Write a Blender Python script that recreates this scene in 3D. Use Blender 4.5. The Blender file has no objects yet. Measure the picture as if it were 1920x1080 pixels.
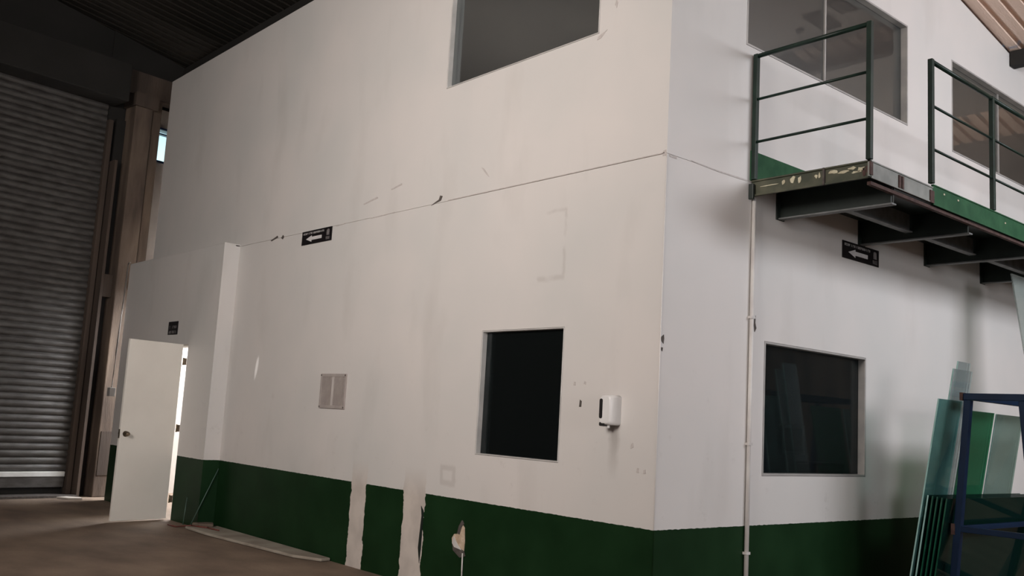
import bpy, bmesh, math, random
from mathutils import Vector, Matrix, noise
random.seed(7)
PI = math.pi
sc = bpy.context.scene
COL = sc.collection

# ------------------------------------------------------------------ camera
CAM = Vector((4.0282, -4.7913, 1.3863))
yaw, pit, rol, FPX = 0.85663, 0.13669, 0.05702, 1788.95
fwd = Vector((-math.sin(yaw)*math.cos(pit), math.cos(yaw)*math.cos(pit), math.sin(pit)))
rt = Vector((math.cos(yaw), math.sin(yaw), 0))
up = rt.cross(fwd)
r2 = rt*math.cos(rol) + up*math.sin(rol)
u2 = up*math.cos(rol) - rt*math.sin(rol)
cd = bpy.data.cameras.new('camera')
cam = bpy.data.objects.new('camera', cd)
COL.objects.link(cam)
M = Matrix((r2, u2, -fwd)).transposed().to_4x4()
M.translation = CAM
cam.matrix_world = M
cd.sensor_width = 36
cd.lens = FPX*36/1920
cd.clip_start = .05
cd.clip_end = 300
sc.camera = cam

# ------------------------------------------------------------------ world, daylight openings, exposure
w = bpy.data.worlds.new('world')
sc.world = w
w.use_nodes = True
bg = w.node_tree.nodes['Background']
wn = w.node_tree
tc = wn.nodes.new('ShaderNodeTexCoord'); sx = wn.nodes.new('ShaderNodeSeparateXYZ'); rp = wn.nodes.new('ShaderNodeValToRGB')
wn.links.new(tc.outputs['Generated'], sx.inputs[0]); wn.links.new(sx.outputs['Z'], rp.inputs[0]); wn.links.new(rp.outputs[0], bg.inputs['Color'])
rp.color_ramp.elements[0].position = .235; rp.color_ramp.elements[0].color = (.75, .98, 1.0, 1)
rp.color_ramp.elements[1].position = .31; rp.color_ramp.elements[1].color = (.10, .36, .85, 1)
bg.inputs['Strength'].default_value = 1.7

def area(name, loc, target, sx, sy, power, color, spread=180):
    l = bpy.data.lights.new(name, 'AREA')
    l.shape = 'RECTANGLE'
    l.size, l.size_y = sx, sy
    l.energy = power
    l.color = color
    l.spread = math.radians(spread)
    o = bpy.data.objects.new(name, l)
    COL.objects.link(o)
    o.location = loc
    o.rotation_euler = (Vector(target)-Vector(loc)).to_track_quat('-Z', 'Y').to_euler()
    return o

# daylight entering by the warehouse gateway behind the camera, a high side opening and the far open end
area('gateway_daylight', (.9, -8.0, 4.5), (-2.9, 0, 3.8), 3.0, 2.4, 224, (1.0, .92, .865), 101)
area('side_daylight', (5.8, 4.4, 4.75), (0, 5.2, 2.2), 4.2, 1.3, 300, (.92, .94, 1.0))
area('end_daylight', (25.5, -3.2, 3.6), (0, 1, 2.5), 9.0, 5.0, 1450, (.97, .97, 1.0))
def fleck(name, loc, target, power):
    l = bpy.data.lights.new(name, 'SPOT'); l.energy = power; l.spot_size = math.radians(1.0); l.spot_blend = .5
    l.shadow_soft_size = .01; l.color = (1, .98, .95)
    o = bpy.data.objects.new(name, l); COL.objects.link(o); o.location = loc
    o.rotation_euler = (Vector(target)-Vector(loc)).to_track_quat('-Z', 'Y').to_euler()
# thin ray of sun falling through a roof gap onto the front wall
fleck('sun_ray', (-5.0, -1.05, 5.6), (-5.68, 0, 1.79), 800)
vs = sc.view_settings
vs.view_transform = 'Standard'
vs.look = 'None'
vs.gamma = 1
vs.use_curve_mapping = False
vs.exposure = 0.0
sc.cycles.transparent_max_bounces = 48

# ------------------------------------------------------------------ helpers
def box(bm, x0, x1, y0, y1, z0, z1):
    v = [bm.verts.new((x, y, z)) for x in (x0, x1) for y in (y0, y1) for z in (z0, z1)]
    for f in ((0,1,3,2), (4,6,7,5), (0,4,5,1), (2,3,7,6), (0,2,6,4), (1,5,7,3)):
        bm.faces.new([v[i] for i in f])
    return v

def obox(bm, c, ax, ay, az):
    """box from centre and three half-axis vectors"""
    c, ax, ay, az = map(Vector, (c, ax, ay, az))
    v = [bm.verts.new(c+i*ax+j*ay+k*az) for i in (-1, 1) for j in (-1, 1) for k in (-1, 1)]
    for f in ((0,1,3,2), (4,6,7,5), (0,4,5,1), (2,3,7,6), (0,2,6,4), (1,5,7,3)):
        bm.faces.new([v[i] for i in f])

def tube(bm, p0, p1, r, n=12, r1=None):
    p0, p1 = Vector(p0), Vector(p1)
    d = (p1-p0).normalized()
    a = d.orthogonal().normalized()
    b = d.cross(a)
    if r1 is None: r1 = r
    A = [bm.verts.new(p0+r*(math.cos(2*PI*i/n)*a+math.sin(2*PI*i/n)*b)) for i in range(n)]
    B = [bm.verts.new(p1+r1*(math.cos(2*PI*i/n)*a+math.sin(2*PI*i/n)*b)) for i in range(n)]
    for i in range(n):
        f = bm.faces.new((A[i], A[(i+1) % n], B[(i+1) % n], B[i]))
        f.smooth = True
    bm.faces.new(A[::-1]); bm.faces.new(B)

def bar(bm, p0, p1, wdt, hgt, upv=(0, 0, 1)):
    p0, p1 = Vector(p0), Vector(p1)
    d = (p1-p0)
    s = d.cross(Vector(upv)).normalized()
    u = s.cross(d).normalized()
    obox(bm, (p0+p1)/2, d/2, s*wdt/2, u*hgt/2)

def poly_prism(bm, pts, off):
    """closed prism: points (3D, coplanar) pushed by the vector off"""
    off = Vector(off)
    A = [bm.verts.new(Vector(p)) for p in pts]
    B = [bm.verts.new(Vector(p)+off) for p in pts]
    bm.faces.new(A); bm.faces.new(B[::-1])
    n = len(pts)
    for i in range(n):
        bm.faces.new((A[i], B[i], B[(i+1) % n], A[(i+1) % n]))

def obj(name, bm, m, parent=None, bevel=0):
    bmesh.ops.recalc_face_normals(bm, faces=bm.faces)
    me = bpy.data.meshes.new(name)
    bm.to_mesh(me); bm.free()
    o = bpy.data.objects.new(name, me)
    COL.objects.link(o)
    if m: me.materials.append(m)
    if parent:
        o.parent = parent
        o.matrix_parent_inverse = parent.matrix_basis.inverted()
    if bevel:
        b = o.modifiers.new('bevel', 'BEVEL')
        b.width = bevel; b.segments = 2; b.limit_method = 'ANGLE'
    return o

def tag(o, label, cat, group=None, kind=None):
    o['label'] = label; o['category'] = cat
    if group: o['group'] = group
    if kind: o['kind'] = kind
    return o

def thing(name, label, cat, loc=(0, 0, 0), group=None):
    o = bpy.data.objects.new(name, None)
    COL.objects.link(o)
    o.location = loc
    o.empty_display_size = .1
    return tag(o, label, cat, group)

def setting(name, label, cat, loc=(0, 0, 0)):
    o = thing(name, label, cat, loc)
    o['kind'] = 'structure'
    return o

def B(): return bmesh.new()
def bx(*a):
    bm = B(); box(bm, *a); return bm

# ------------------------------------------------------------------ materials
def nodes(name):
    m = bpy.data.materials.new(name)
    m.use_nodes = True
    nt = m.node_tree
    return m, nt, nt.nodes['Principled BSDF']

def setrgb(s, c): s.default_value = (c[0], c[1], c[2], 1)

def mat(name, c1, c2=None, scale=3.0, rough=.6, metal=0.0, bump=.0, bscale=40, stretch=(1, 1, 1), spec=.5, contrast=(.35, .65), detail=6):
    m, nt, p = nodes(name)
    N, L = nt.nodes, nt.links
    p.inputs['Roughness'].default_value = rough
    p.inputs['Metallic'].default_value = metal
    p.inputs['Specular IOR Level'].default_value = spec
    if c2 is None: c2 = tuple(x*.8 for x in c1)
    g = N.new('ShaderNodeNewGeometry')
    mp = N.new('ShaderNodeMapping'); mp.inputs['Scale'].default_value = stretch
    L.new(g.outputs['Position'], mp.inputs['Vector'])
    n = N.new('ShaderNodeTexNoise'); n.inputs['Scale'].default_value = scale; n.inputs['Detail'].default_value = detail
    L.new(mp.outputs[0], n.inputs['Vector'])
    r = N.new('ShaderNodeValToRGB')
    r.color_ramp.elements[0].position = contrast[0]; r.color_ramp.elements[1].position = contrast[1]
    r.color_ramp.elements[0].color = (*c1, 1); r.color_ramp.elements[1].color = (*c2, 1)
    L.new(n.outputs['Fac'], r.inputs[0])
    L.new(r.outputs[0], p.inputs['Base Color'])
    if bump:
        n2 = N.new('ShaderNodeTexNoise'); n2.inputs['Scale'].default_value = bscale; n2.inputs['Detail'].default_value = 5
        L.new(mp.outputs[0], n2.inputs['Vector'])
        b = N.new('ShaderNodeBump'); b.inputs['Strength'].default_value = bump; b.inputs['Distance'].default_value = .01
        L.new(n2.outputs['Fac'], b.inputs['Height'])
        L.new(b.outputs[0], p.inputs['Normal'])
    return m

def wall_paint():
    """white painted board, dark green dado to 0.74 m, two unpainted filler strips, faint grime"""
    m, nt, p = nodes('painted_wall')
    N, L = nt.nodes, nt.links
    p.inputs['Roughness'].default_value = .48
    p.inputs['Specular IOR Level'].default_value = .35
    g = N.new('ShaderNodeNewGeometry')
    sp = N.new('ShaderNodeSeparateXYZ'); L.new(g.outputs['Position'], sp.inputs[0])
    def math_(op, a, b=None, c=None):
        n = N.new('ShaderNodeMath'); n.operation = op
        for i, v in enumerate((a, b, c)):
            if v is None: continue
            if isinstance(v, (int, float)): n.inputs[i].default_value = v
            else: L.new(v, n.inputs[i])
        return n.outputs[0]
    def noise_(scale, det=4, stretch=None, rough=.5):
        n = N.new('ShaderNodeTexNoise'); n.inputs['Scale'].default_value = scale; n.inputs['Detail'].default_value = det
        n.inputs['Roughness'].default_value = rough
        src = g.outputs['Position']
        if stretch:
            mp = N.new('ShaderNodeMapping'); mp.inputs['Scale'].default_value = stretch
            L.new(src, mp.inputs[0]); src = mp.outputs[0]
        L.new(src, n.inputs['Vector']); return n.outputs['Fac']
    def mix(f, a, b):
        n = N.new('ShaderNodeMix'); n.data_type = 'RGBA'
        if isinstance(f, (int, float)): n.inputs[0].default_value = f
        else: L.new(f, n.inputs[0])
        for i, v in ((6, a), (7, b)):
            if isinstance(v, tuple): n.inputs[i].default_value = (*v, 1)
            else: L.new(v, n.inputs[i])
        return n.outputs[2]
    def ramp(f, a, b):
        n = N.new('ShaderNodeMapRange'); n.inputs[1].default_value = a; n.inputs[2].default_value = b
        L.new(f, n.inputs[0]); return n.outputs[0]
    X, Y, Z = sp.outputs
    white = mix(ramp(noise_(.8, 3), .35, .65), (.66, .625, .60), (.60, .585, .565))
    white = mix(math_('MULTIPLY', ramp(noise_(2.2, 6, (1, 1, .35)), .56, .75), .22), white, (.42, .39, .36))
    low = ramp(Z, 2.2, .7)                                    # scuffs gather low on the wall
    scuff = math_('MULTIPLY', ramp(noise_(7, 8, None, .7), .60, .72), math_('MULTIPLY', low, .30))
    white = mix(scuff, white, (.30, .26, .24))
    # a repaired square patch in the lower wall
    def band(v, a, b, soft=.004):
        return math_('MULTIPLY', ramp(v, a-soft, a+soft), ramp(v, b+soft, b-soft))
    onfront = band(Y, -.03, .03)
    px = math_('ADD', X, math_('MULTIPLY', math_('SUBTRACT', noise_(9, 5), .5), .05))
    pz = math_('ADD', Z, math_('MULTIPLY', math_('SUBTRACT', noise_(6, 5), .5), .04))
    ring = math_('MULTIPLY', band(px, -1.22, -.93, .01), band(pz, 2.42, 2.455, .01))
    ring = math_('MAXIMUM', ring, math_('MULTIPLY', band(px, -.95, -.925, .01), band(pz, 2.42, 2.95, .01)))
    ring = math_('MAXIMUM', ring, math_('MULTIPLY', band(px, -1.15, -.93, .01), band(pz, 2.93, 2.955, .01)))
    ghost = math_('SUBTRACT', math_('MULTIPLY', band(px, -2.26, -2.06, .01), band(pz, .83, .99, .01)),
                  math_('MULTIPLY', band(px, -2.22, -2.10, .01), band(pz, .87, .95, .01)))
    ring = math_('MAXIMUM', math_('MULTIPLY', ring, ramp(noise_(5, 3), .42, .55)), ghost)
    white = mix(math_('MULTIPLY', math_('MULTIPLY', ring, onfront), .30), white, (.36, .32, .30))
    disp_band = math_('MULTIPLY', math_('MULTIPLY', band(px, -.405, -.335, .02), math_('MULTIPLY', ramp(Z, 1.02, 1.37), math_('LESS_THAN', Z, 1.40))), onfront)
    white = mix(math_('MULTIPLY', disp_band, .55), white, (.20, .17, .15))   # dark band under the dispenser, fading downward
    # dado
    wob = math_('MULTIPLY', math_('SUBTRACT', noise_(30, 4), .5), .012)
    zz = math_('ADD', Z, wob)
    green = math_('LESS_THAN', zz, .742)
    wx = math_('ADD', X, math_('MULTIPLY', math_('SUBTRACT', noise_(7, 7, None, .65), .5), .11))
    # strips widen toward the top a little
    s1 = math_('MULTIPLY', math_('GREATER_THAN', wx, -3.575), math_('LESS_THAN', wx, -3.325))
    s2 = math_('MULTIPLY', math_('GREATER_THAN', wx, -2.745), math_('LESS_THAN', wx, -2.440))
    strips = math_('MULTIPLY', math_('MAXIMUM', s1, s2), onfront)
    green = math_('MULTIPLY', green, math_('SUBTRACT', 1.0, strips))
    putty = mix(ramp(noise_(5, 6), .4, .65), (.60, .54, .49), (.50, .45, .41))
    base = mix(math_('MULTIPLY', strips, ramp(Z, .95, .70)), white, putty)
    gcol = mix(ramp(noise_(2.5, 6), .35, .7), (.0055, .0225, .0070), (.0095, .033, .0115))
    gcol = mix(math_('MULTIPLY', ramp(noise_(24, 6, None, .7), .68, .78), .35), gcol, (.12, .13, .10))
    L.new(mix(green, base, gcol), p.inputs['Base Color'])
    sm_ = N.new('ShaderNodeMapRange'); L.new(green, sm_.inputs[0]); sm_.inputs[3].default_value = .35; sm_.inputs[4].default_value = .12
    L.new(sm_.outputs[0], p.inputs['Specular IOR Level'])
    b = N.new('ShaderNodeBump'); b.inputs['Strength'].default_value = .12; b.inputs['Distance'].default_value = .01
    L.new(noise_(3.0, 8), b.inputs['Height']); L.new(b.outputs[0], p.inputs['Normal'])
    return m

def glass(name, tint=(.6, .66, .66), trans=.8, refl=.09, rough=.02, body=None):
    """window or sheet glass: tinted see-through, a fresnel mirror and optionally a little body colour"""
    m, nt, p = nodes(name)
    N, L = nt.nodes, nt.links
    N.remove(p)
    out = N['Material Output']
    t = N.new('ShaderNodeBsdfTransparent'); setrgb(t.inputs[0], tint)
    g = N.new('ShaderNodeBsdfGlossy'); g.inputs['Roughness'].default_value = rough
    d = N.new('ShaderNodeBsdfDiffuse'); setrgb(d.inputs[0], body or (.02, .025, .025))
    m1 = N.new('ShaderNodeMixShader'); m1.inputs[0].default_value = trans
    L.new(d.outputs[0], m1.inputs[1]); L.new(t.outputs[0], m1.inputs[2])
    f = N.new('ShaderNodeFresnel'); f.inputs[0].default_value = 1.5
    mm = N.new('ShaderNodeMath'); mm.operation = 'MULTIPLY'; mm.inputs[1].default_value = refl/.04
    mm.use_clamp = True
    L.new(f.outputs[0], mm.inputs[0])
    m2 = N.new('ShaderNodeMixShader')
    L.new(mm.outputs[0], m2.inputs[0]); L.new(m1.outputs[0], m2.inputs[1]); L.new(g.outputs[0], m2.inputs[2])
    L.new(m2.outputs[0], out.inputs[0])
    return m

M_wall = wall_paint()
M_in = mat('interior_plaster', (.30, .29, .28), (.24, .235, .23), 2)
M_darkin = mat('light_block', (.03, .03, .033), (.022, .022, .025), 3)
M_inup = mat('upper_room_plaster', (.30, .275, .255), (.25, .23, .215), 1.2)
M_inbright = mat('bright_room_plaster', (.8, .8, .8), (.75, .75, .76), 2)
M_floor = mat('dusty_concrete', (.15, .108, .080), (.28, .21, .155), 1.3, .8, 0, .5, 22, (1, 1.6, 1), .25, (.3, .72), 9)
M_alu = mat('aluminium_frame', (.62, .60, .58), (.5, .49, .47), 6, .4, .2)
M_alud = mat('grey_frame', (.42, .40, .38), (.33, .32, .31), 6, .45, .2)
M_greens = mat('dark_green_steel', (.005, .014, .010), (.009, .024, .016), 9, .42, spec=.28)
M_greenf = mat('green_walkway_paint', (.016, .066, .030), (.030, .100, .046), 7, .65, spec=.15)
M_olive = mat('worn_olive_paint', (.032, .038, .020), (.075, .075, .045), 9, .6, contrast=(.4, .7))
M_greyf = mat('worn_grey_channel', (.15, .155, .14), (.23, .235, .215), 7, .6)
M_chip = mat('flaked_cream_paint', (.55, .52, .38), (.4, .36, .25), 30, .8)
M_rust = mat('rust', (.045, .02, .017), (.075, .04, .032), 25, .85)
M_beam = mat('black_green_beam', (.006, .012, .009), (.012, .02, .016), 8, .5)
M_flange = mat('dusty_flange', (.16, .165, .165), (.10, .105, .10), 12, .6)
M_door = mat('cream_door_paint', (.84, .80, .73), (.79, .75, .68), 2, .42)
M_knob = mat('tarnished_brass', (.30, .24, .17), (.2, .16, .12), 30, .3, .9)
M_slat = mat('galvanised_slat', (.060, .054, .050), (.10, .094, .088), 5, .42, .3, .3, 60, (1, 1, 3))
M_slatb = mat('aluminium_bottom_bar', (.78, .78, .76), (.62, .62, .60), 5, .4, .1)
M_pillar = mat('stained_concrete', (.085, .060, .045), (.05, .036, .028), 1.6, .9, 0, .4, 20, (2.5, 2.5, .3))
M_pillar2 = mat('pale_stained_concrete', (.17, .125, .092), (.075, .053, .040), 1.8, .9, 0, .5, 20, (2.5, 2.5, .5))
M_darkclad = mat('dark_cladding', (.012, .011, .009), (.018, .016, .014), 1.3, .9)  # near-black base colour shared by far wall, hood, jamb web and purlins
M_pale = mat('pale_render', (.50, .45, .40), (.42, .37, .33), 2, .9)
M_black = mat('black_sign_plate', (.006, .005, .006), (.01, .008, .009), 8, .35)
M_ink = mat('white_print', (.62, .60, .60), (.55, .53, .53), 20, .6)
M_inkdim = mat('grey_print', (.24, .22, .22), (.13, .12, .12), 60, .6)
M_white = mat('white_plastic', (.78, .77, .76), (.72, .71, .70), 5, .3)
M_dark = mat('dark_plastic', (.02, .018, .018), (.03, .028, .028), 5, .25)
M_vent = mat('dusty_vent_metal', (.40, .355, .33), (.34, .30, .28), 9, .6)
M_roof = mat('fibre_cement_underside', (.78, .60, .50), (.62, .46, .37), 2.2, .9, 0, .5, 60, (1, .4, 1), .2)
M_roofshade = mat('shaded_roof_sheet', (.020, .018, .014), (.030, .026, .022), 3, .8, 0, .3, 50, (1, .4, 1), .2)  # darker roof copy for the unlit west bay, shade put into the colour
M_blue = mat('blue_rack_paint', (.002, .011, .034), (.003, .016, .046), 5, .45, spec=.2)
M_pipe = mat('white_conduit', (.62, .60, .57), (.52, .49, .47), 5, .5)
M_gconduit = mat('galvanised_conduit', (.50, .48, .46), (.32, .30, .28), 5, .35, .7)
M_slab = mat('worn_curb_concrete', (.27, .23, .185), (.38, .34, .28), 4, .85, 0, .5, 30)
M_crack = mat('dark_crack', (.06, .05, .045), (.10, .085, .075), 30, .95)
M_plaster = mat('broken_plaster', (.62, .50, .38), (.42, .30, .20), 14, .95, 0, .8, 60)
M_winblue = mat('blue_window_frame', (.01, .03, .09), (.02, .05, .14), 5, .4)
M_gwin = glass('dark_window_glass', (.45, .50, .52), .75, .025)
M_gwin2 = glass('upper_window_glass', (.80, .82, .82), .90, .012, .32)
M_clear = glass('clear_glass', (.9, .95, .95), .97, .04)
M_teal = glass('teal_sheet_glass', (.50, .74, .71), .80, .03, .03, (.14, .34, .32))
M_tealpale = glass('pale_sheet_glass', (.92, .97, .97), .84, .03, .03, (.60, .70, .70))
M_green2 = glass('green_sheet_glass', (.25, .60, .42), .66, .03, .05, (.04, .20, .10))
M_greyg = glass('grey_green_sheet_glass', (.62, .76, .70), .68, .03, .05, (.32, .42, .37))
M_deep = glass('dark_green_sheet_glass', (.30, .50, .42), .50, .02, .04, (.006, .026, .020))
M_edge = mat('polished_glass_edge', (.36, .55, .52), (.25, .42, .39), 12, .2)
M_edged = mat('dark_glass_edge', (.006, .05, .03), (.012, .09, .05), 12, .2)

# ------------------------------------------------------------------ floor
fl = setting('floor', 'dusty brown concrete warehouse floor', 'floor')
obj('slab', bx(-11.5, 26, -14, 12, -.12, 0), M_floor, fl)

# ------------------------------------------------------------------ walls with openings
def holed(bm, us, zs, holes, put):
    us = sorted(set(us+[h[i] for h in holes for i in (0, 1)]))
    zs = sorted(set(zs+[h[i] for h in holes for i in (2, 3)]))
    for i in range(len(us)-1):
        for k in range(len(zs)-1):
            cu, cz = (us[i]+us[i+1])/2, (zs[k]+zs[k+1])/2
            if any(h[0] < cu < h[1] and h[2] < cz < h[3] for h in holes): continue
            put(bm, us[i], us[i+1], zs[k], zs[k+1])

T = .14      # wall thickness
SEAM = 3.205
ZT = 5.854
WF = setting('wall_front', 'long white wall with dark green painted base and board joint halfway up', 'wall')
h_low = [(-1.828, -.893, 1.10, 2.07)]
h_up = [(-2.532, -.683, 4.233, 5.30)]
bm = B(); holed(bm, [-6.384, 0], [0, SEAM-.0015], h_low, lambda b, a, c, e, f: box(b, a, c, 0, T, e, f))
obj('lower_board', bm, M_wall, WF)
bm = B(); holed(bm, [-9.10, 0], [SEAM+.0015, ZT], h_up, lambda b, a, c, e, f: box(b, a, c, 0, T, e, f))
obj('upper_board', bm, M_wall, WF)
obj('joint_backing', bx(-9.0, -.01, .006, T-.01, SEAM-.01, SEAM+.01), M_pale, WF)

WR = setting('wall_right', 'white wall facing the walkway with dark green painted base', 'wall')
h_low = [(1.166, 2.626, 1.086, 2.058)]
h_up = [(.858, 3.350, 4.232, 5.190), (4.243, 6.75, 4.200, 5.136)]
def rput(b, a, c, e, f): box(b, -T, 0, a, c, e, f)
bm = B(); holed(bm, [T+.0, 10], [0, SEAM-.0015], h_low, rput)
obj('lower_board', bm, M_wall, WR)
bm = B(); holed(bm, [T+.0, 10], [SEAM+.0015, ZT-.25], h_up, rput)
# top of the wall follows the falling roof
def roofz(y): return 5.86-.17*(y-4.445)
poly_prism(bm, [(0, T, ZT-.25), (0, 5.75, ZT-.25), (0, T, roofz(T)-.03)], (-T, 0, 0))
obj('upper_board', bm, M_wall, WR)
obj('joint_backing', bx(-T+.01, -.005, .14, 9.9, SEAM-.01, SEAM+.01), M_pale, WR)

# projecting door bay of the front wall
D = .19
WD = setting('wall_left', 'projecting lower wall bay holding the open cream door', 'wall')
hd = [(-7.87, -7.13, 0, 2.06)]
bm = B(); holed(bm, [-9.41, -6.384], [0, 3.215], hd, lambda b, a, c, e, f: box(b, a, c, -D, -D+T, e, f))
box(bm, -6.384-.12, -6.3845, -D+T, T, 0, 3.203)
box(bm, -9.41, -6.384, -D, -.001, 3.216, 3.226)
obj('bay_board', bm, M_wall, WD)
bm = B()
for a, b_ in ((-7.87, -7.845), (-7.155, -7.13)): box(bm, a, b_, -D+.02, -D+T, 0, 2.06)
box(bm, -7.845, -7.155, -D+.02, -D+T, 2.035, 2.06)
obj('door_frame', bm, M_door, WD)

# building interior: ground rooms, upper room
IN = setting('wall_inner', 'grey inner partitions and ceilings of the office rooms', 'wall')
obj('inner_floor', bx(-9.0, -T-.002, T+.002, 9.9, 3.06, 3.19), M_inup, IN)
obj('back_partition', bx(-6.2, -.2, 6.0, 6.1, 0, 3.05), M_in, IN)
obj('side_partition', bx(-6.3, -6.2, T+.01, 6.1, 0, 3.05), M_in, IN)
obj('upper_back_partition', bx(-9.0, -.2, 7.6, 7.7, 3.2, 5.5), M_inup, IN)
obj('upper_side_partition', bx(-9.05, -8.95, .15, 7.7, 3.2, 5.84), M_inup, IN)
obj('upper_ceiling', bx(-9.0, -T-.01, T+.01, 4.5, 5.80, 5.85), M_inup, IN)
obj('upper_ceiling', bx(-9.0, -T-.01, 4.5, 7.6, 5.45, 5.50), M_inup, IN)
obj('light_block', bx(-6.2, -T-.002, 1.04, 1.10, 0, 3.05), M_darkin, IN)  # added partition, keeps office light from showing through the front window
obj('bright_back_partition', bx(-13.5, -6.31, 3.0, 3.1, 0, 3.05), M_inbright, IN)

# ------------------------------------------------------------------ windows
def window(idx, name_label, axis, a, b, z0, z1, gm, fm, fw=.03, rec=.035, mull=(), frame_d=.05, rim=.012):
    """axis 'x': in the front wall (y=0, spans x a..b); 'y': in the right wall (x=0, spans y a..b)"""
    W = setting('window_%d' % idx, name_label, 'window')
    def bb(bm, u0, u1, d0, d1, zz0, zz1):
        if axis == 'x': box(bm, u0, u1, d0, d1, zz0, zz1)
        else: box(bm, -d1, -d0, u0, u1, zz0, zz1)
    e = .002
    bm = B()
    bb(bm, a+e, a+fw, -rim, rec+frame_d, z0+e, z1-e)
    bb(bm, b-fw, b-e, -rim, rec+frame_d, z0+e, z1-e)
    bb(bm, a+fw, b-fw, -rim, rec+frame_d, z0+e, z0+fw)
    bb(bm, a+fw, b-fw, -rim, rec+frame_d, z1-fw, z1-e)
    obj('window_frame', bm, fm, W, .002)
    cuts = [a+fw]+list(mull)+[b-fw]
    for m_ in mull:
        bm = B(); bb(bm, m_-.009, m_+.009, rec, rec+.03, z0+fw, z1-fw)
        obj('mullion', bm, fm, W)
    for i in range(len(cuts)-1):
        bm = B(); bb(bm, cuts[i]+.001, cuts[i+1]-.001, rec+.012, rec+.018, z0+fw, z1-fw)
        obj('pane', bm, gm, W)
    return W
window(1, 'dark ground floor window in the front wall beside the dispenser', 'x', -1.828, -.893, 1.10, 2.07, M_gwin, M_alu, .012, .032, rim=.002)
window(2, 'upper window in the front wall cut by the photo top', 'x', -2.532, -.683, 4.233, 5.30, M_gwin2, M_alu, .012, .032, rim=.002)
window(3, 'dark ground floor window under the walkway', 'y', 1.166, 2.626, 1.086, 2.058, M_gwin, M_alud, .018, .045, rim=.003)
window(4, 'wide upper window with a thin mullion behind the first railing', 'y', .858, 3.350, 4.232, 5.190, M_gwin2, M_alud, .018, .045, (2.02,), rim=.003)
window(5, 'brownish upper window behind the second railing', 'y', 4.243, 6.75, 4.200, 5.136, M_gwin2, M_alud, .018, .045, (5.45,), rim=.003)

# added fill lights, hidden below the sills, to brighten the rooms behind the glass
l_ = area('office_fill', (-2.6, 3.4, .5), (-2.6, 3.4, 3), 1.0, 1.0, 16, (.8, .92, 1))
l_ = area('upper_room_fill', (-4.0, 2.2, 3.5), (-4.0, 2.2, 6), 2.0, 2.0, 36, (1, .92, .86))
l_ = area('upper_back_fill', (-1.6, 5.9, 3.5), (-1.8, 5.9, 6), 1.5, 2.0, 26, (1, .88, .80))

# things in the dim office seen through the glass
ct = thing('office_counter', 'dim counter inside the room behind the window under the walkway', 'counter', (-.9, 3, 0))
obj('counter_top', bx(-1.3, -.55, 2.1, 4.3, 1.01, 1.05), M_alud, ct)
obj('counter_front', bx(-1.25, -.6, 2.15, 4.25, 0, 1.01), M_in, ct)
mo = thing('computer_monitor', 'pale framed monitor standing on the counter behind the window glass', 'monitor', (-.8, 2.82, 1.05))
bm = B()
for a in ((-.83, -.79, 2.64, 2.67, 1.22, 1.48), (-.83, -.79, 2.97, 3.0, 1.22, 1.48), (-.83, -.79, 2.67, 2.97, 1.22, 1.25), (-.83, -.79, 2.67, 2.97, 1.45, 1.48)): box(bm, *a)
obj('bezel', bm, M_white, mo)
obj('screen', bx(-.825, -.80, 2.67, 2.97, 1.25, 1.45), M_dark, mo)
bm = B(); box(bm, -.84, -.81, 2.78, 2.86, 1.06, 1.22); box(bm, -.92, -.74, 2.70, 2.94, 1.05, 1.065)
obj('monitor_stand', bm, M_white, mo)
pr = thing('desk_printer', 'low pale edged printer on the counter beside the monitor', 'printer', (-.8, 3.3, 1.05))
obj('body', bx(-1.0, -.7, 3.05, 3.55, 1.052, 1.14), M_alud, pr, .01)
obj('lid', bx(-1.0, -.7, 3.06, 3.54, 1.141, 1.155), M_white, pr)

# ceiling fixtures inside the upper room
def fixture(x, y, l, w_, label):
    t = thing('ceiling_fixture', label, 'light fixture', (x, y, 5.8))
    obj('housing', bx(x-w_, x+w_, y-l, y+l, 5.765, 5.799), M_dark, t)
    obj('diffuser', bx(x-w_*.8, x+w_*.8, y-l*.85, y+l*.85, 5.758, 5.764), M_dark, t)
fixture(-1.23, 3.93, .22, .10, 'dark rectangular fixture on the upper room ceiling, left of the mullion')
fixture(-.87, 3.72, .16, .10, 'dark rectangular fixture on the upper room ceiling at the photo top')
sd = thing('smoke_detector', 'small round dark detector on the upper room ceiling', 'detector', (-1.54, 4.0, 5.8))
bm = B(); tube(bm, (-1.54, 4.0, 5.765), (-1.54, 4.0, 5.799), .045, 16)
obj('body', bm, M_dark, sd)
bm = B(); tube(bm, (-1.54, 4.0, 5.75), (-1.54, 4.0, 5.765), .02, 10)
obj('sensor', bm, M_dark, sd)

# ------------------------------------------------------------------ open door leaf
H = Vector((-7.165, -.245, 0)); F = Vector((-7.02, -.925, 0))
du = (F-H).normalized(); dn = Vector((-du.y, du.x, 0))
if dn.x < 0: dn = -dn          # side facing the camera
dr = tag(bpy.data.objects.new('door_1', None), 'cream door leaf standing open from the projecting wall bay', 'door')
dr['kind'] = 'structure'; COL.objects.link(dr); dr.location = H
L = (F-H).length
bm = B(); obox(bm, H+du*L/2+Vector((0, 0, 1.035)), du*L/2, -dn*.018, Vector((0, 0, 1.017)))
obj('door_leaf', bm, M_door, dr, .003)
def on_leaf(s, z, out): return H+du*s+dn*(.018+out)+Vector((0, 0, z))
bm = B()
tube(bm, on_leaf(L-.065, .98, 0), on_leaf(L-.065, .98, .008), .033, 20)
tube(bm, on_leaf(L-.065, .98, .008), on_leaf(L-.065, .98, .04), .012, 14)
tube(bm, on_leaf(L-.065, .98, .035), on_leaf(L-.065, .98, .05), .02, 18, .028)
tube(bm, on_leaf(L-.065, .98, .05), on_leaf(L-.065, .98, .068), .028, 18, .018)
obj('door_knob', bm, M_knob, dr)
bm = B()
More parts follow.
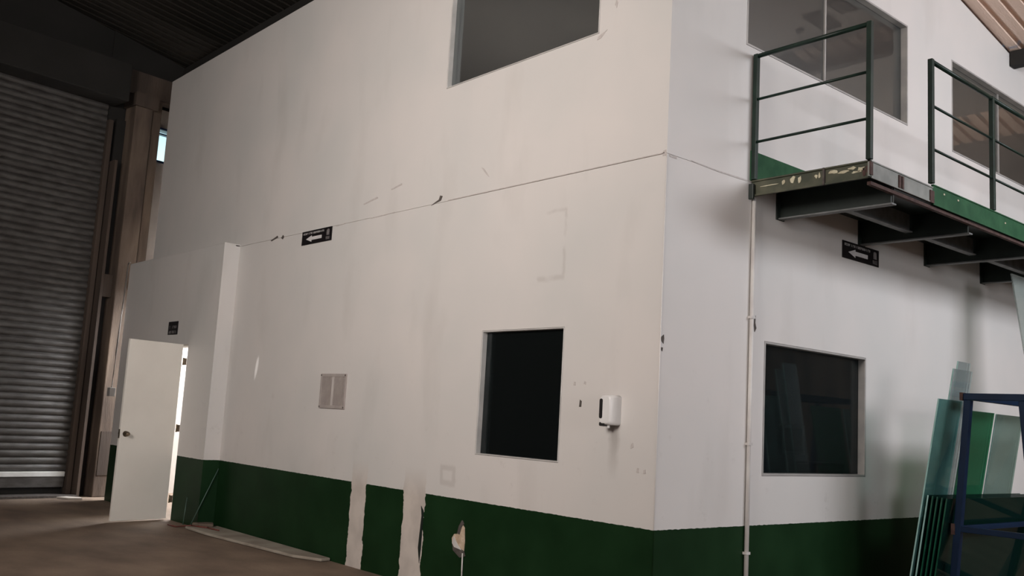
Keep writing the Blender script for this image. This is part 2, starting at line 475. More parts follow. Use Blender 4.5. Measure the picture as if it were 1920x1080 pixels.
tube(bm, H+du*(L-.065)-dn*.018+Vector((0, 0, .98)), H+du*(L-.065)-dn*.06+Vector((0, 0, .98)), .012, 12)
tube(bm, H+du*(L-.065)-dn*.055+Vector((0, 0, .98)), H+du*(L-.065)-dn*.085+Vector((0, 0, .98)), .028, 16)
obj('door_knob', bm, M_knob, dr)
bm = B(); obox(bm, H+du*(L+.001)+Vector((0, 0, .98)), du*.0015, dn*.012, Vector((0, 0, .05)))
obj('latch_plate', bm, M_knob, dr)
for z in (.24, 1.06, 1.85):
    bm = B()
    tube(bm, (-7.150, -.222, z-.045), (-7.150, -.222, z+.045), .009, 10)
    obox(bm, (-7.140, -.205, z), (.012, .012, 0), (.002, -.002, 0), (0, 0, .04))
    obj('hinge', bm, M_knob, dr)

# light of the bright room behind the door (its own ceiling lamp)
lp = bpy.data.lights.new('room_lamp', 'AREA'); lp.shape = 'RECTANGLE'; lp.size = 2; lp.size_y = 1.2; lp.energy = 330; lp.color = (.95, .97, 1)
lo = bpy.data.objects.new('room_lamp', lp); COL.objects.link(lo); lo.location = (-9.2, 1.5, 2.95)

# ------------------------------------------------------------------ far wall with roller shutter (turned 9 degrees)
ANG = math.radians(9)
ft = Vector((-math.sin(ANG), math.cos(ANG), 0)); fn = Vector((math.cos(ANG), math.sin(ANG), 0))
P0 = Vector((-10.05, -.6, 0))
def fw_(s, d, z): return P0+ft*s+fn*d+Vector((0, 0, z))
def fbox(bm, s0, s1, d0, d1, z0, z1):
    obox(bm, fw_((s0+s1)/2, (d0+d1)/2, (z0+z1)/2), ft*(s1-s0)/2, fn*(d1-d0)/2, Vector((0, 0, (z1-z0)/2)))
def fb(*a):
    bm = B(); fbox(bm, *a); return bm
WB = setting('wall_back', 'dark far warehouse wall around the roller shutter', 'wall')
bm = B()
fbox(bm, -15, -3.2, -.3, -.05, 0, 9.6); fbox(bm, -3.2, .05, -.3, -.05, 5.55, 9); fbox(bm, -3.2, .05, -.3, -.06, 0, 5.55)  # last box: added backing, blocks sky light behind the slats
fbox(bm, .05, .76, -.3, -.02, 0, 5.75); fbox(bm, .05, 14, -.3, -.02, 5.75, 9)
obj('dark_cladding', bm, M_darkclad, WB)
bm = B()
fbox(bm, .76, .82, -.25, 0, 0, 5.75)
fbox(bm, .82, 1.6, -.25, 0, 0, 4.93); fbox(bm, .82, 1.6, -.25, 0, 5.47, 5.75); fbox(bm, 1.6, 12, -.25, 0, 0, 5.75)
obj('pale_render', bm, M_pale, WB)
obj('lintel_beam', fb(.1, 3.5, 0, .2, 5.80, 6.15), M_pillar, WB)
# window seen past the edge of the upper box
W6 = setting('window_6', 'small blue framed window high in the far wall', 'window')
bm = B()
fbox(bm, .82, .85, -.12, .02, 4.93, 5.47); fbox(bm, 1.57, 1.6, -.12, .02, 4.93, 5.47)
fbox(bm, .85, 1.57, -.12, .02, 4.93, 4.96); fbox(bm, .85, 1.57, -.12, .02, 5.44, 5.47); fbox(bm, .85, 1.57, -.10, -.02, 5.375, 5.395)
obj('window_frame', bm, M_winblue, W6)
obj('pane', fb(.85, 1.57, -.07, -.065, 4.96, 5.44), M_clear, W6)
bm = B(); fbox(bm, .86, .90, -.05, -.01, 4.99, 5.03); obj('window_latch', bm, M_gconduit, W6)

# pillars
PL = thing('concrete_pillar', 'brown stained concrete pillar between roller shutter and projecting wall', 'pillar', fw_(.5, .15, 0))
bm = B(); fbox(bm, .33, .60, .001, .30, 0, 5.79); obj('shaft', bm, M_pillar2, PL, .012)
bm = B(); fbox(bm, .62, .76, .001, .26, 0, 5.79); obj('side_rib', bm, M_pillar2, PL, .008)
bm = B(); fbox(bm, .60, .62, .0, .24, 0, 5.79); obj('groove', bm, M_crack, PL)
bm = B(); fbox(bm, .36, .56, .30, .31, .3, .9); fbox(bm, .30, .66, .0, .34, 5.60, 5.795); obj('cap', bm, M_pillar, PL)
PJ = thing('steel_jamb', 'dark narrow jamb post with a niche beside the roller shutter', 'post', fw_(.22, .05, 0))
bm = B(); fbox(bm, .15, .19, 0, .22, 0, 4.75); obj('flange', bm, M_pillar, PJ)
bm = B(); fbox(bm, .19, .325, 0, .06, 0, 5.4); obj('web', bm, M_darkclad, PJ)
bm = B(); fbox(bm, .191, .325, .06, .2, 2.78, 3.10); obj('lintel', bm, M_pillar, PJ)

# shutter
SH = thing('roller_shutter', 'grey steel roller shutter almost fully lowered at far left', 'shutter', fw_(-1.5, 0, 0))
pitch = .094
def slat_mesh():
    bm = B()
    prof = [(0, 0), (.010, .008), (.020, .026), (.022, .046), (.018, .066), (.008, .082), (.0, .087), (0, pitch-.002)]
    prev = None
    for (d, z) in prof:
        cur = [bm.verts.new(ft*s+fn*d+Vector((0, 0, z))) for s in (-3.15, .06)]
        if prev:
            f = bm.faces.new((prev[0], prev[1], cur[1], cur[0])); f.smooth = True
        prev = cur
    me = bpy.data.meshes.new('slat'); bm.to_mesh(me); bm.free()
    me.materials.append(M_slat); return me
sm = slat_mesh()
for i in range(56):
    o = bpy.data.objects.new('slat', sm); COL.objects.link(o); o.parent = SH
    o.matrix_parent_inverse = SH.matrix_basis.inverted()
    o.location = fw_(0, random.uniform(-.0015, .0015), .335+i*pitch)
obj('bottom_bar', fb(-3.15, .05, .0, .04, .262, .332), M_slatb, SH, .008)
obj('bottom_rail', fb(-3.15, .05, -.005, .03, .12, .258), M_slat, SH, .006)
obj('guide_rail', fb(.062, .13, -.02, .09, 0, 5.35), M_pillar, SH, .004)
obj('guide_rail', fb(-3.25, -3.16, -.02, .09, 0, 5.35), M_pillar, SH, .004)
bm = B(); fbox(bm, -3.4, .16, -.02, .42, 5.58, 6.15); obj('shutter_hood', bm, M_darkclad, SH, .02)
obj('threshold', fb(-3.2, .14, -.06, .28, 0, .03), M_crack, SH)

# conduit and switch box at the end of the door bay
CO = thing('conduit_run', 'thin bright metal conduit with a small box at its foot beside the pillar', 'conduit', (-9.46, -.26, 1.4))
bm = B(); tube(bm, (-9.365, -.235, 3.22), (-9.475, -.235, 1.50), .008, 8); tube(bm, (-9.365, -.235, 3.22), (-9.30, -.235, 3.235), .010, 8); obj('pipe', bm, M_gconduit, CO)
bm = B(); tube(bm, (-9.395, -.225, 3.20), (-9.505, -.225, 1.95), .006, 8); obj('pipe', bm, M_gconduit, CO)
bm = B(); box(bm, -9.545, -9.43, -.27, -.192, 1.39, 1.51); obj('junction_box', bm, M_alud, CO, .008)

WS = setting('wall_south', 'plain warehouse wall behind the camera', 'wall')
obj('cladding', bx(-12.5, 26.2, -14.2, -14, 0, 9.6), M_pillar2, WS)
WN = setting('wall_north', 'plain warehouse wall beyond the walkway', 'wall')
obj('cladding', bx(-13.6, 26.2, 10.02, 10.2, 0, 9), M_pillar2, WN)
WE = setting('wall_east', 'plain warehouse wall at the open end', 'wall')
obj('cladding', bx(26, 26.2, -14, 10, 0, 9.6), M_pillar2, WE)

# ------------------------------------------------------------------ small debris by the far wall
bm = B()
poly_prism(bm, [(-9.68, -.72, .004), (-9.52, -.62, .004), (-9.46, -.46, .004), (-9.60, -.44, .004), (-9.74, -.58, .004)], (0, 0, .02))
tag(obj('rubble_piece', bm, M_pale), 'pale flat scrap on the floor at the foot of the pillar', 'debris')

# low curb and scraps along the front wall
bm = B()
poly_prism(bm, [(-6.30, -.36, .004), (-5.73, -.37, .004), (-4.1, -.25, .004), (-3.80, -.12, .004), (-3.82, -.012, .004), (-6.25, -.012, .004)], (0, 0, .028))
tag(obj('curb_slab', bm, M_slab, None, .008), 'low worn concrete curb lying along the foot of the green wall', 'curb')
def rod(p0, p1, r, m, name, label, cat, n=8):
    bm = B(); tube(bm, p0, p1, r, n); return tag(obj(name, bm, m), label, cat)
M_tealrod = mat('dull_teal_rod', (.07, .13, .10), (.05, .09, .07), 9, .5)
rod((-6.36, -.012, .65), (-6.37, -.27, .038), .006, M_tealrod, 'thin_rod', 'thin pale green rod leaning in the corner of the projecting bay', 'rod')
rod((-6.70, -.20, .30), (-6.66, -.235, .004), .005, M_tealrod, 'thin_rod', 'short thin rod standing against the bay near the corner floor', 'rod')
bm = B()
pts = [Vector((-6.63, -.42, .012)), Vector((-6.45, -.40, .01)), Vector((-6.28, -.30, .04)), Vector((-6.05, -.22, .042)), Vector((-5.8, -.20, .042))]
for a, b_ in zip(pts, pts[1:]): tube(bm, a, b_, .008, 8)
tag(obj('red_cable', bm, mat('red_cable_sheath', (.16, .03, .02), (.10, .03, .02), 9, .6)), 'short red cable lying on the curb at the corner', 'cable')
bm = B()
poly_prism(bm, [(-6.32, -.28, .034), (-6.2, -.25, .034), (-6.12, -.12, .034), (-6.25, -.06, .034), (-6.31, -.12, .034)], (0, 0, .035))
tag(obj('rag_scrap', bm, M_pillar2, None, .01), 'crumpled grey scrap in the corner on the curb', 'debris')

# ------------------------------------------------------------------ wall damage on the front wall
def blob(name, c, rx, rz, m, parent, axis='y', d=.006, n=11, jit=.35, seed=0, out=-1):
    rnd = random.Random(seed)
    pts = []
    for i in range(n):
        a = 2*PI*i/n; k = 1+rnd.uniform(-jit, jit)
        u, z = rx*k*math.cos(a), rz*k*math.sin(a)
        pts.append((c[0]+u, c[1], c[2]+z) if axis == 'y' else (c[0], c[1]+u, c[2]+z))
    bm = B()
    poly_prism(bm, pts, (0, out*d, 0) if axis == 'y' else (-out*d, 0, 0))
    return obj(name, bm, m, parent)
kx = lambda x: -1.94+(x+1.94)*1.3
hp = [(-2.02, .435), (-2.0, .47), (-1.97, .475), (-1.955, .53), (-1.93, .56), (-1.905, .53), (-1.895, .42), (-1.90, .345), (-1.94, .355), (-2.0, .365), (-2.015, .40)]
bm = B(); poly_prism(bm, [(kx(x), .001, z) for x, z in hp], (0, -.008, 0)); o = obj('broken_patch', bm, M_plaster, WF); o['label'] = 'broken plaster patch in the green base'
bm = B(); poly_prism(bm, [(kx(x), .0, z) for x, z in [(-1.97, .48), (-1.955, .54), (-1.93, .585), (-1.912, .56), (-1.93, .53), (-1.945, .475)]], (0, -.010, 0)); obj('crack', bm, M_crack, WF)
bm = B(); poly_prism(bm, [(kx(x), .0, z) for x, z in [(-2.01, .395), (-1.9, .36), (-1.885, .32), (-1.93, .30), (-2.0, .345)]], (0, -.0095, 0)); obj('crack', bm, M_crack, WF)
bm = B(); poly_prism(bm, [(kx(x), .0, z) for x, z in [(-2.012, .40), (-2.0, .455), (-1.95, .39), (-1.915, .36), (-1.99, .372)]], (0, -.0105, 0)); obj('flaked_paint', bm, M_pipe, WF)
bm = B(); tube(bm, (-1.893, -.010, .34), (-1.885, -.010, .10), .006, 6); tube(bm, (-1.885, -.010, .10), (-1.89, -.010, .0), .006, 6); obj('wire_stub', bm, M_pipe, WF)
# cracks and chips along the board joint
def chip(pts, m=M_crack, plane='y', par=WF):
    bm = B()
    if plane == 'y': poly_prism(bm, [(x, .0, z) for x, z in pts], (0, -.003, 0))
    else: poly_prism(bm, [(0, y, z) for y, z in pts], (.003, 0, 0))
    return obj('chip', bm, m, par)
M_scuff = mat('grey_scuff', (.46, .42, .40), (.54, .50, .48), 30, .9)
chip([(-2.64, 3.195), (-2.50, 3.222), (-2.48, 3.26), (-2.515, 3.27), (-2.53, 3.235), (-2.60, 3.212)])
chip([(-5.62, 3.195), (-5.47, 3.235), (-5.45, 3.215), (-5.60, 3.185)])
chip([(-5.38, 3.20), (-5.34, 3.23), (-5.31, 3.205), (-5.34, 3.18)])
chip([(-4.23, 3.20), (-4.05, 3.212), (-4.05, 3.203), (-4.23, 3.193)], M_scuff)
chip([(-3.60, 3.205), (-3.2, 3.213), (-3.2, 3.205), (-3.60, 3.197)], M_scuff)
chip([(-3.75, 3.36), (-3.52, 3.40), (-3.50, 3.385), (-3.74, 3.35)], M_scuff)
chip([(-3.29, 3.44), (-3.12, 3.47), (-3.11, 3.455), (-3.28, 3.43)], M_scuff)
chip([(-2.4, 3.215), (-.02, 3.214), (-.02, 3.207), (-2.4, 3.207)], M_scuff)
chip([(-.035, 3.19), (-.005, 3.19), (-.005, 3.23), (-.03, 3.225)], M_scuff)
chip([(-.535, 4.41), (-.515, 4.38), (-.505, 4.42), (-.52, 4.45)], M_scuff)
chip([(-.69, 4.21), (-.60, 4.24), (-.66, 4.19), (-.70, 4.185)], M_scuff)
chip([(-1.97, 3.43), (-1.90, 3.36), (-1.86, 3.33), (-1.88, 3.36), (-1.94, 3.42)], M_scuff)
chip([(-.71, 1.50), (-.69, 1.50), (-.688, 1.54), (-.705, 1.55)])
chip([(-.775, 1.65), (-.755, 1.65), (-.755, 1.67), (-.77, 1.675)], M_scuff)
chip([(-.675, 1.66), (-.655, 1.655), (-.653, 1.675), (-.668, 1.68)], M_scuff)
chip([(-.22, 1.24), (-.195, 1.25), (-.20, 1.28), (-.215, 1.27)], M_scuff)
chip([(-.16, 1.09), (-.14, 1.09), (-.14, 1.12), (-.155, 1.12)], M_scuff)
chip([(-.10, 1.085), (-.08, 1.09), (-.085, 1.115), (-.10, 1.11)], M_scuff)
chip([(-2.46, .18), (-2.49, .30), (-2.47, .56), (-2.485, .64), (-2.445, .60), (-2.45, .30)], M_beam)
# right wall: joint crack, marks by the conduit
chip([(.02, 3.20), (.10, 3.205), (.10, 3.185), (.03, 3.185)], M_scuff, 'x', WR)
chip([(.25, 3.213), (.55, 3.206), (.9, 3.213), (.9, 3.200), (.55, 3.197), (.3, 3.204)], M_scuff, 'x', WR)
chip([(1.01, 2.21), (1.05, 2.23), (1.045, 2.18), (1.06, 2.14), (1.04, 2.11), (1.03, 2.16), (1.01, 2.16)], M_crack, 'x', WR)
chip([(1.0, 1.33), (1.03, 1.31), (1.01, 1.29), (.998, 1.30)], M_crack, 'x', WR)
chip([(1.0, 1.24), (1.015, 1.22), (1.01, 1.17), (.998, 1.18)], M_rust, 'x', WR)
chip([(.002, 1.97), (.03, 1.99), (.035, 1.965), (.03, 1.93), (.012, 1.945)], M_crack, 'x', WR)
chip([(.01, 1.905), (.025, 1.905), (.022, 1.88), (.012, 1.885)], M_crack, 'x', WR)
# corner bead
bm = B(); tube(bm, (.0, .0, .0), (.0, .0, SEAM-.004), .004, 8); obj('corner_bead', bm, M_wall, WF)

# ------------------------------------------------------------------ vent grille
VX0, VX1, VZ0, VZ1 = -4.262, -3.795, 1.392, 1.725
VG = thing('vent_grille', 'dusty beige vent grille with centre bar on the front wall', 'vent', ((VX0+VX1)/2, 0, (VZ0+VZ1)/2))
bm = B()
for a in ((VX0, VX0+.028, VZ0, VZ1), (VX1-.028, VX1, VZ0, VZ1), (VX0+.028, VX1-.028, VZ0, VZ0+.03), (VX0+.028, VX1-.028, VZ1-.03, VZ1)): box(bm, a[0], a[1], -.014, 0, a[2], a[3])
obj('frame', bm, M_vent, VG, .003)
obj('centre_bar', bx(-4.045, -4.012, -.013, 0, VZ0+.03, VZ1-.03), mat('lighter_bar', (.56, .52, .49), (.5, .46, .44), 8), VG)
obj('backing', bx(VX0+.02, VX1-.02, -.004, 0, VZ0+.02, VZ1-.02), M_vent, VG)
vb = bx(-.003, .003, -.010, -.003, VZ0+.03, VZ1-.03)
me = bpy.data.meshes.new('slat'); vb.to_mesh(me); vb.free(); me.materials.append(M_vent)
for k in range(24):
    x = VX0+.04+k*(VX1-VX0-.08)/23
    if abs(x+4.03) < .022: continue
    o = bpy.data.objects.new('slat', me); COL.objects.link(o); o.parent = VG
    o.matrix_parent_inverse = VG.matrix_basis.inverted(); o.location = (x, 0, 0)
for x in (VX0+.014, VX1-.014):
    for z in (VZ0+.015, VZ1-.015):
        bm = B(); tube(bm, (x, -.013, z), (x, -.018, z), .008, 10); obj('screw', bm, M_crack, VG)

# ------------------------------------------------------------------ soap dispenser
SD = thing('soap_dispenser', 'white wall dispenser with dark sight window beside the dark window', 'dispenser', (-.37, 0, 1.47))
def rounded(bm, x0, x1, z0, z1, ys, insets, n=5, r=.022):
    rings = []
    for y, ins in zip(ys, insets):
        ring = []
        a0, a1, b0, b1 = x0+ins, x1-ins, z0+ins, z1-ins
        for cx, cz, st in ((a1-r, b1-r, 0), (a0+r, b1-r, 1), (a0+r, b0+r, 2), (a1-r, b0+r, 3)):
            for i in range(n+1):
                a = PI/2*(st+i/n)
                ring.append(bm.verts.new((cx+r*math.cos(a), y, cz+r*math.sin(a))))
        rings.append(ring)
    for A, C in zip(rings, rings[1:]):
        m_ = len(A)
        for i in range(m_):
            f = bm.faces.new((A[i], A[(i+1) % m_], C[(i+1) % m_], C[i])); f.smooth = True
    bm.faces.new(rings[0][::-1]); bm.faces.new(rings[-1])
bm = B(); rounded(bm, -.425, -.315, 1.385, 1.585, (0, -.06, -.092, -.104), (0, 0, .004, .014))
obj('body', bm, M_white, SD)
bm = B(); rounded(bm, -.420, -.388, 1.425, 1.56, (-.098, -.1055), (0, .002), 5, .012)
obj('sight_window', bm, M_dark, SD)
bm = B(); rounded(bm, -.422, -.37, 1.375, 1.405, (-.06, -.100), (0, .002), 4, .010)
obj('push_bar', bm, M_dark, SD)
bm = B(); tube(bm, (-.37, -.06, 1.365), (-.37, -.06, 1.39), .010, 12)
obj('nozzle', bm, M_white, SD)

# ------------------------------------------------------------------ signs
def arrow_sign(axis, u0, z0, wd, ht, label):
    """axis 'x' front wall (y=0), 'y' right wall (x=0); arrow points to -u"""
    S = thing('arrow_sign', label, 'sign', (u0+wd/2, 0, z0) if axis == 'x' else (0, u0+wd/2, z0))
    def P(u, z, d):
        return (u0+u*wd, -d, z0+z*ht) if axis == 'x' else (d, u0+u*wd, z0+z*ht)
    off = lambda d: (0, -d, 0) if axis == 'x' else (d, 0, 0)
    def quad(bm, a, b, c, d, o=.0072):
        poly_prism(bm, [P(a, c, o), P(b, c, o), P(b, d, o), P(a, d, o)], off(.0012))
    bm = B(); poly_prism(bm, [P(0, 0, .001), P(1, 0, .001), P(1, 1, .001), P(0, 1, .001)], off(.006))
    obj('plate', bm, M_black, S)
    bm = B()
    poly_prism(bm, [P(.15, .40, .0072), P(.34, .16, .0072), P(.34, .29, .0072), P(.68, .29, .0072), P(.68, .53, .0072), P(.34, .53, .0072), P(.34, .64, .0072)], off(.0012))
    obj('arrow', bm, M_ink, S)
    # line of small lettering, illegible in the photograph
    rnd = random.Random(3)
    bm = B(); u = .05
    for k in range(17):
        if k in (4, 7): u += .022; 
        wl_ = .030
        z_a = .74; z_b = .88
        quad(bm, u, u+.007, z_a, z_b)
        if rnd.random() < .6: quad(bm, u+.018, u+.025, z_a, z_b)
        if rnd.random() < .6: quad(bm, u, u+.025, z_b-.03, z_b)
        if rnd.random() < .5: quad(bm, u, u+.025, z_a, z_a+.03)
        if rnd.random() < .5: quad(bm, u, u+.025, (z_a+z_b)/2-.012, (z_a+z_b)/2+.012)
        u += wl_+.009
    obj('lettering', bm, M_ink, S)['kind'] = 'stuff'
    bm = B()
    poly_prism(bm, [P(.84, .42, .0072), P(.93, .42, .0072), P(.93, .78, .0072), P(.905, .86, .0072), P(.865, .86, .0072), P(.84, .78, .0072)], off(.0012))
    obj('pictogram', bm, M_inkdim, S)
    bm = B()
    for k in range(4): quad(bm, .82, .95, .12+.06*k, .145+.06*k)
    obj('small_print', bm, M_inkdim, S)['kind'] = 'stuff'
arrow_sign('x', -4.90, 3.064, .60, .143, 'black sign with white left arrow high on the front wall')
arrow_sign('y', 2.23, 2.846, .59, .143, 'black sign with left arrow under the walkway')
DS = thing('door_sign', 'small dark sign above the open cream door', 'sign', (-7.64, -.19, 2.19))
obj('plate', bx(-7.79, -7.495, -D-.007, -D-.001, 2.19, 2.352), M_black, DS)
bm = B()
rnd = random.Random(5)
for r_ in range(2):
    for k in range(5):
        x = -7.75+k*.045; z = 2.30-r_*.062
        if rnd.random() < .8: box(bm, x, x+.008, -D-.009, -D-.007, z-.035, z)
        if rnd.random() < .7: box(bm, x, x+.03, -D-.009, -D-.007, z-.008, z)
        if rnd.random() < .6: box(bm, x+.022, x+.03, -D-.009, -D-.007, z-.035, z)
obj('lettering', bm, M_inkdim, DS)['kind'] = 'stuff'

# ------------------------------------------------------------------ conduit on right wall
CP = thing('wall_conduit', 'white vertical conduit from floor to walkway on the right wall', 'conduit', (.018, .978, 0))
bm = B(); tube(bm, (.017, .978, 0), (.017, .978, 3.08), .0155, 14); obj('pipe', bm, M_pipe, CP)
for z in (.55, 1.30, 2.2):
    bm = B(); box(bm, .0, .034, .955, 1.0, z, z+.018); obj('clip', bm, M_pipe, CP)

# ------------------------------------------------------------------ walkway
WX = .933; Y0 = .95; ZB, ZTp = 3.095, 3.215; YE = 9.0
WK = thing('steel_walkway', 'cantilevered green steel walkway on the right wall', 'walkway', (0, Y0, ZB))
obj('deck', bx(.004, WX-.02, Y0+.02, YE, ZTp-.02, ZTp-.004), M_beam, WK)
# end fascia channel in two lengths, from wall to the outer corner
def channel_x(x0, x1, m):
    bm = B()
    box(bm, x0, x1, Y0+.012, Y0+.02, ZB, ZTp)
    box(bm, x0, x1, Y0, Y0+.02, ZTp-.012, ZTp); box(bm, x0, x1, Y0, Y0+.02, ZB, ZB+.012)
    return obj('end_channel', bm, m, WK, .002)
channel_x(.006, .585, M_olive); channel_x(.60, WX, M_olive)
obj('end_plate', bx(.586, .599, Y0-.004, Y0+.02, ZB, ZTp), M_crack, WK)
def outer(y0, y1, za, zb, m, name):
    bm = B()
    box(bm, WX-.02, WX-.006, y0, y1, za, zb)
    box(bm, WX-.02, WX, y0, y1, zb-.010, zb); box(bm, WX-.02, WX, y0, y1, za, za+.010)
    return obj(name, bm, m, WK, .002)
outer(Y0, 1.85, ZB, ZTp, M_greyf, 'side_channel')
o = outer(1.853, YE, ZB-.01, ZTp+.022, M_greenf, 'side_channel'); o['label'] = 'green length of side channel'
obj('lower_angle', bx(WX-.05, WX-.022, Y0+.05, YE, ZB-.035, ZB-.012), M_rust, WK)
# rust patches and flaked paint
for (a, b_, c, d) in ((Y0-.001, Y0+.035, ZB+.02, ZTp-.01), (1.34, 1.37, ZB+.01, ZTp-.02), (1.385, 1.41, ZB+.01, ZTp-.02), (1.80, 1.862, ZB, ZTp-.03)):
    bm = B(); box(bm, WX-.006, WX+.0015, a, b_, c, d); obj('rust_patch', bm, M_rust, WK)
rnd = random.Random(11)
def flake(cx, cz, rx, rz, seed, m=M_chip):
    r_ = random.Random(seed); pts = []
    for i in range(9):
        a = 2*PI*i/9; k = 1+r_.uniform(-.4, .4)
        pts.append((cx+rx*k*math.cos(a), Y0+.0115, cz+rz*k*math.sin(a)))
    bm = B(); poly_prism(bm, pts, (0, -.003, 0)); return obj('paint_flake', bm, m, WK)
for i, (x, z, a, c) in enumerate(((.27, 3.165, .012, .018), (.345, 3.172, .022, .022), (.40, 3.165, .010, .028), (.53, 3.165, .014, .014), (.555, 3.175, .010, .02),
                                  (.66, 3.175, .030, .012), (.73, 3.165, .040, .010), (.80, 3.180, .035, .012), (.86, 3.165, .028, .014), (.83, 3.150, .04, .007), (.16, 3.160, .07, .004))):
    flake(x, z, a, c, i)
flake(.915, 3.155, .016, .04, 40, M_rust); flake(.885, 3.14, .012, .03, 41, M_rust)
for y, z in ((2.02, 3.19), (2.25, 3.19), (3.1, 3.17)):
    bm = B(); box(bm, WX-.006, WX-.003, y, y+.02, z, z+.012); obj('paint_flake', bm, M_chip, WK)
# green toe board on the wall and corner shoe
obj('toe_board', bx(.0, .010, Y0-.01, YE, ZTp, 3.44), M_greenf, WR)
obj('wall_shoe', bx(.001, .04, Y0-.025, Y0-.002, 3.07, ZTp-.03), M_beam, WK, .004)
# cantilever brackets: web, flange
for i, y in enumerate((1.33, 2.53, 3.70, 4.89, 6.1, 7.3)):
    bm = B(); box(bm, .004, WX-.05, y-.008, y+.008, 2.998, ZTp-.02); obj('bracket_web', bm, M_beam, WK)
    bm = B(); box(bm, .004, WX-.03, y-.03, y+.03, 2.988, 2.998); obj('bracket_flange', bm, M_flange, WK)
    bm = B(); box(bm, .0, .012, y-.05, y+.05, 2.985, 3.20); obj('bracket_plate', bm, M_beam, WK)
for i in range(5):
    ya, yb = (1.33, 2.53, 3.70, 4.89, 6.1)[i], (2.53, 3.70, 4.89, 6.1, 7.3)[i]
    bm = B(); box(bm, .40, .46, ya+.03, yb-.03, 3.045, 3.055); box(bm, .425, .435, ya+.03, yb-.03, 3.055, ZTp-.02); obj('joist', bm, M_flange, WK)
bm = B(); tube(bm, (WX-.045, 1.345, 2.99), (WX-.045, 1.345, ZB+.10), .005, 8); obj('hanger_rod', bm, M_flange, WK)

# railings
def railing(pts, label, wall_post=None):
    R = thing('railing', label, 'railing', (pts[0][0], pts[0][1], ZTp))
    for k, (x, y) in enumerate(pts):
        bm = B(); box(bm, x-.018, x+.018, y-.018, y+.018, ZTp+(.002 if wall_post else .024), 4.175)
        obj('post', bm, M_greens, R, .003)
    for a, b_ in zip(pts, pts[1:]):
        d = (Vector((*b_, 0))-Vector((*a, 0))).normalized()
        for z, r in ((4.160, .017), (3.825, .010), (3.500, .010)):
            p, q = Vector((*a, z))+d*.019, Vector((*b_, z))-d*.019
            bm = B(); tube(bm, p, q, r, 12); obj('top_rail' if r > .012 else 'rail', bm, M_greens, R)
    return R
railing([(.030, .952), (.925, .952)], 'dark green end railing across the end of the walkway', 1)
railing([(.925, 1.835), (.925, 2.885), (.925, 3.95), (.925, 5.0), (.925, 6.05)], 'long dark green railing along the outer edge of the walkway')

# tall pale board standing at the right edge of the picture
bm = B()
b0, b1 = Vector((.480, 4.35, 2.975)), Vector((.90, 4.35, .0))
poly_prism(bm, [b0, b0+Vector((0, .38, 0)), b1+Vector((0, .38, 0)), b1], (.012, 0, .002))
tag(obj('glass_sheet', bm, glass('milky_sheet_glass', (.93, .97, .95), .62, .03, .05, (.50, .55, .52))), 'tall pale grey glass sheet leaning up to the underside of the walkway', 'glass sheet')

# ------------------------------------------------------------------ roof
RF = setting('ceiling', 'warm beige corrugated roof sheets sloping down to the right', 'ceiling')
SL = -.17
def roof_sheet(y0, y1, m):
    bm = B(); n = 6; pt = 1.0/n
    prof = []
    for i in range(n):
        prof += [(i*pt, 0), (i*pt+.105, 0.0), (i*pt+.125, .045), (i*pt+.1465, .045)]
    prof.append((1.02, 0))
    prev = None
    for (x, h) in prof:
        cur = [bm.verts.new((x, y, SL*y+h)) for y in (0, y1-y0)]
        if prev: bm.faces.new((prev[0], prev[1], cur[1], cur[0]))
        prev = cur
    me = bpy.data.meshes.new('roof_sheet'); bm.to_mesh(me); bm.free(); me.materials.append(m); return me
for (y0, y1) in ((-14.3, -8.95), (-9, -4.2), (-4.25, .65), (.6, 5.62), (5.57, 10.5)):
    me = roof_sheet(y0, y1, M_roof); me_shade = roof_sheet(y0, y1, M_roofshade)
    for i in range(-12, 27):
        o = bpy.data.objects.new('roof_sheet', me if i >= -2 else me_shade); COL.objects.link(o); o.parent = RF
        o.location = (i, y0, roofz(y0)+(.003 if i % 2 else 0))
for y in (-6.5, -4.2, -1.8, .62, 5.70, 8.4):
    zz = roofz(y)
    if y in (5.70,):
        obj('purlin', bx(.01, 26, y-.06, y+.06, zz-.17, zz-.005), M_darkclad, RF)
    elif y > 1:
        obj('purlin', bx(.01, 26, y-.04, y+.04, zz-.12, zz-.005), M_darkclad, RF)
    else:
        obj('purlin', bx(-12, 26, y-.04, y+.04, zz-.14, zz-.005), M_darkclad, RF)

# ------------------------------------------------------------------ glass rack and sheets
RK = thing('glass_rack', 'blue steel A-frame glass rack in front of the right wall', 'rack', (1.0, 3.3, 0))
RY0, RY1 = 2.60, 4.15
LW, RWx = .20, .20
def rk(name, p, q, s=.05, m=M_blue):
    bm = B(); bar(bm, p, q, s, s); return obj(name, bm, m, RK, .004)
for y in (RY0, RY1):
    rk('leg', (.845, y, 1.725), (.705, y, .09), .052)
    rk('leg', (1.235, y, 1.725), (1.36, y, .09), .052)
    rk('top_crossbar', (.815, y, 1.752), (1.262, y, 1.752), .05)
    rk('shelf_crossbar', (.785, y, .765), (1.283, y, .765), .042)
    rk('base_beam', (.22, y, .07), (1.80, y, .07), .07)
for x in (.84, 1.24): rk('top_rail', (x, RY0+.026, 1.752), (x, RY1-.026, 1.752), .048)
for x in (.757, 1.313): rk('shelf_rail', (x, RY0+.026, .765), (x, RY1-.026, .765), .04)
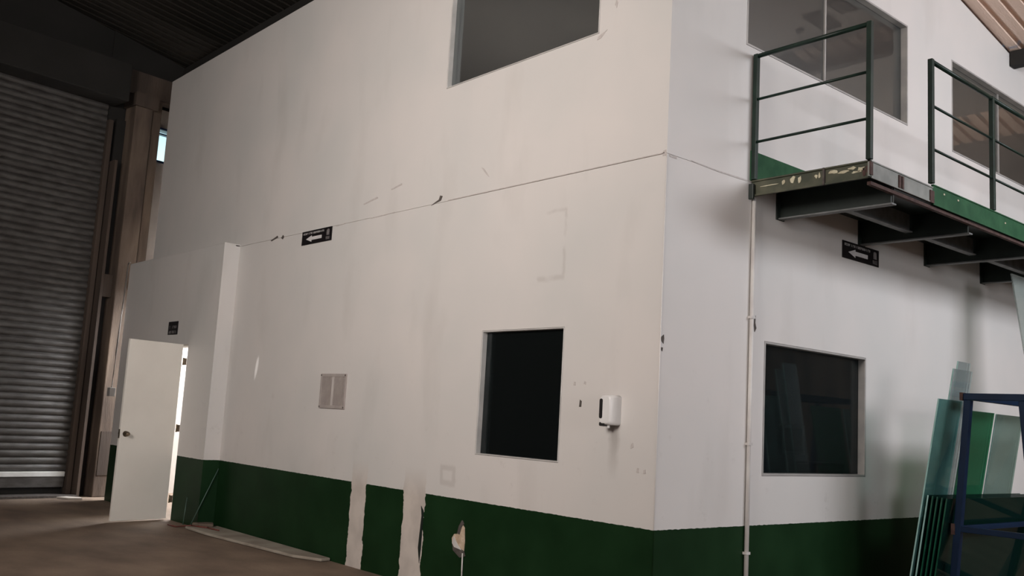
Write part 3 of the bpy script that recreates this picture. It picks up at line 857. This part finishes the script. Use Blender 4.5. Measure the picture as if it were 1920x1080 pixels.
for x in (.25, .66, 1.42, 1.76): rk('ledge', (x, RY0-.25, .13), (x, RY1+.05, .13), .05)
obj('end_cap', bx(.79, .813, RY0-.03, RY0+.03, 1.722, 1.782), M_rust, RK)
obj('end_cap', bx(.722, .748, RY0-.036, RY0-.022, .72, .80), M_rust, RK)
for y in (RY0, RY1):
    for x in (.35, 1.62):
        bm = B(); tube(bm, (x-.02, y, .018), (x+.02, y, .018), .018, 14); obj('foot_wheel', bm, M_dark, RK)

def sheet(y0, y1, xt, zt, xb, m, em, label, zb=.157, th=.010, group=None):
    """glass sheet leaning on the wall side of the rack: top at xt, foot at xb"""
    S = thing('glass_sheet', label, 'glass sheet', (xb, y0, zb), group)
    a, b_ = Vector((xt, y0, zt)), Vector((xb, y0, zb))
    W_ = Vector((0, y1-y0, 0)); up_ = (a-b_).normalized(); n_ = up_.cross(Vector((0, 1, 0))).normalized()
    bm = B(); poly_prism(bm, [a, a+W_, b_+W_, b_], n_*th); obj('pane', bm, m, S)
    # ground edges: near vertical edge and top edge
    bm = B()
    e = Vector((0, -.003, 0))
    poly_prism(bm, [a+e, a+e*.1, b_+e*.1, b_+e], n_*th)
    obj('edge', bm, em, S)
    return S
# leaning slopes: foot toward the wall
sheet(2.37, 2.76, .728, 1.722, .470, M_teal, M_edge, 'teal glass strip leaning left of the blue post')
sheet(2.70, 2.92, .729, 2.030, .420, M_tealpale, M_edge, 'tallest pale glass strip rising above the rack')
sheet(2.60, 2.93, .738, 1.965, .440, M_tealpale, M_edge, 'second tallest pale glass strip just in front of the tallest')
sheet(3.04, 3.55, .649, 1.665, .40, M_green2, M_edged, 'bright green glass strip between the rack posts')
sheet(3.60, 4.15, .648, 1.660, .40, M_greyg, M_edge, 'grey green glass strip right of the bright green one')
for k in range(5):
    sheet(2.40+.02*k, 4.10+.03*k, .632+.026*k, 1.0-.004*k, .50+.026*k, M_deep, M_edged if k else M_edge,
          ('front' if k == 4 else 'rearmost' if k == 0 else ('second', 'third', 'fourth')[k-1])+' sheet of the low dark green glass stack on the rack', group='low dark green glass sheets')
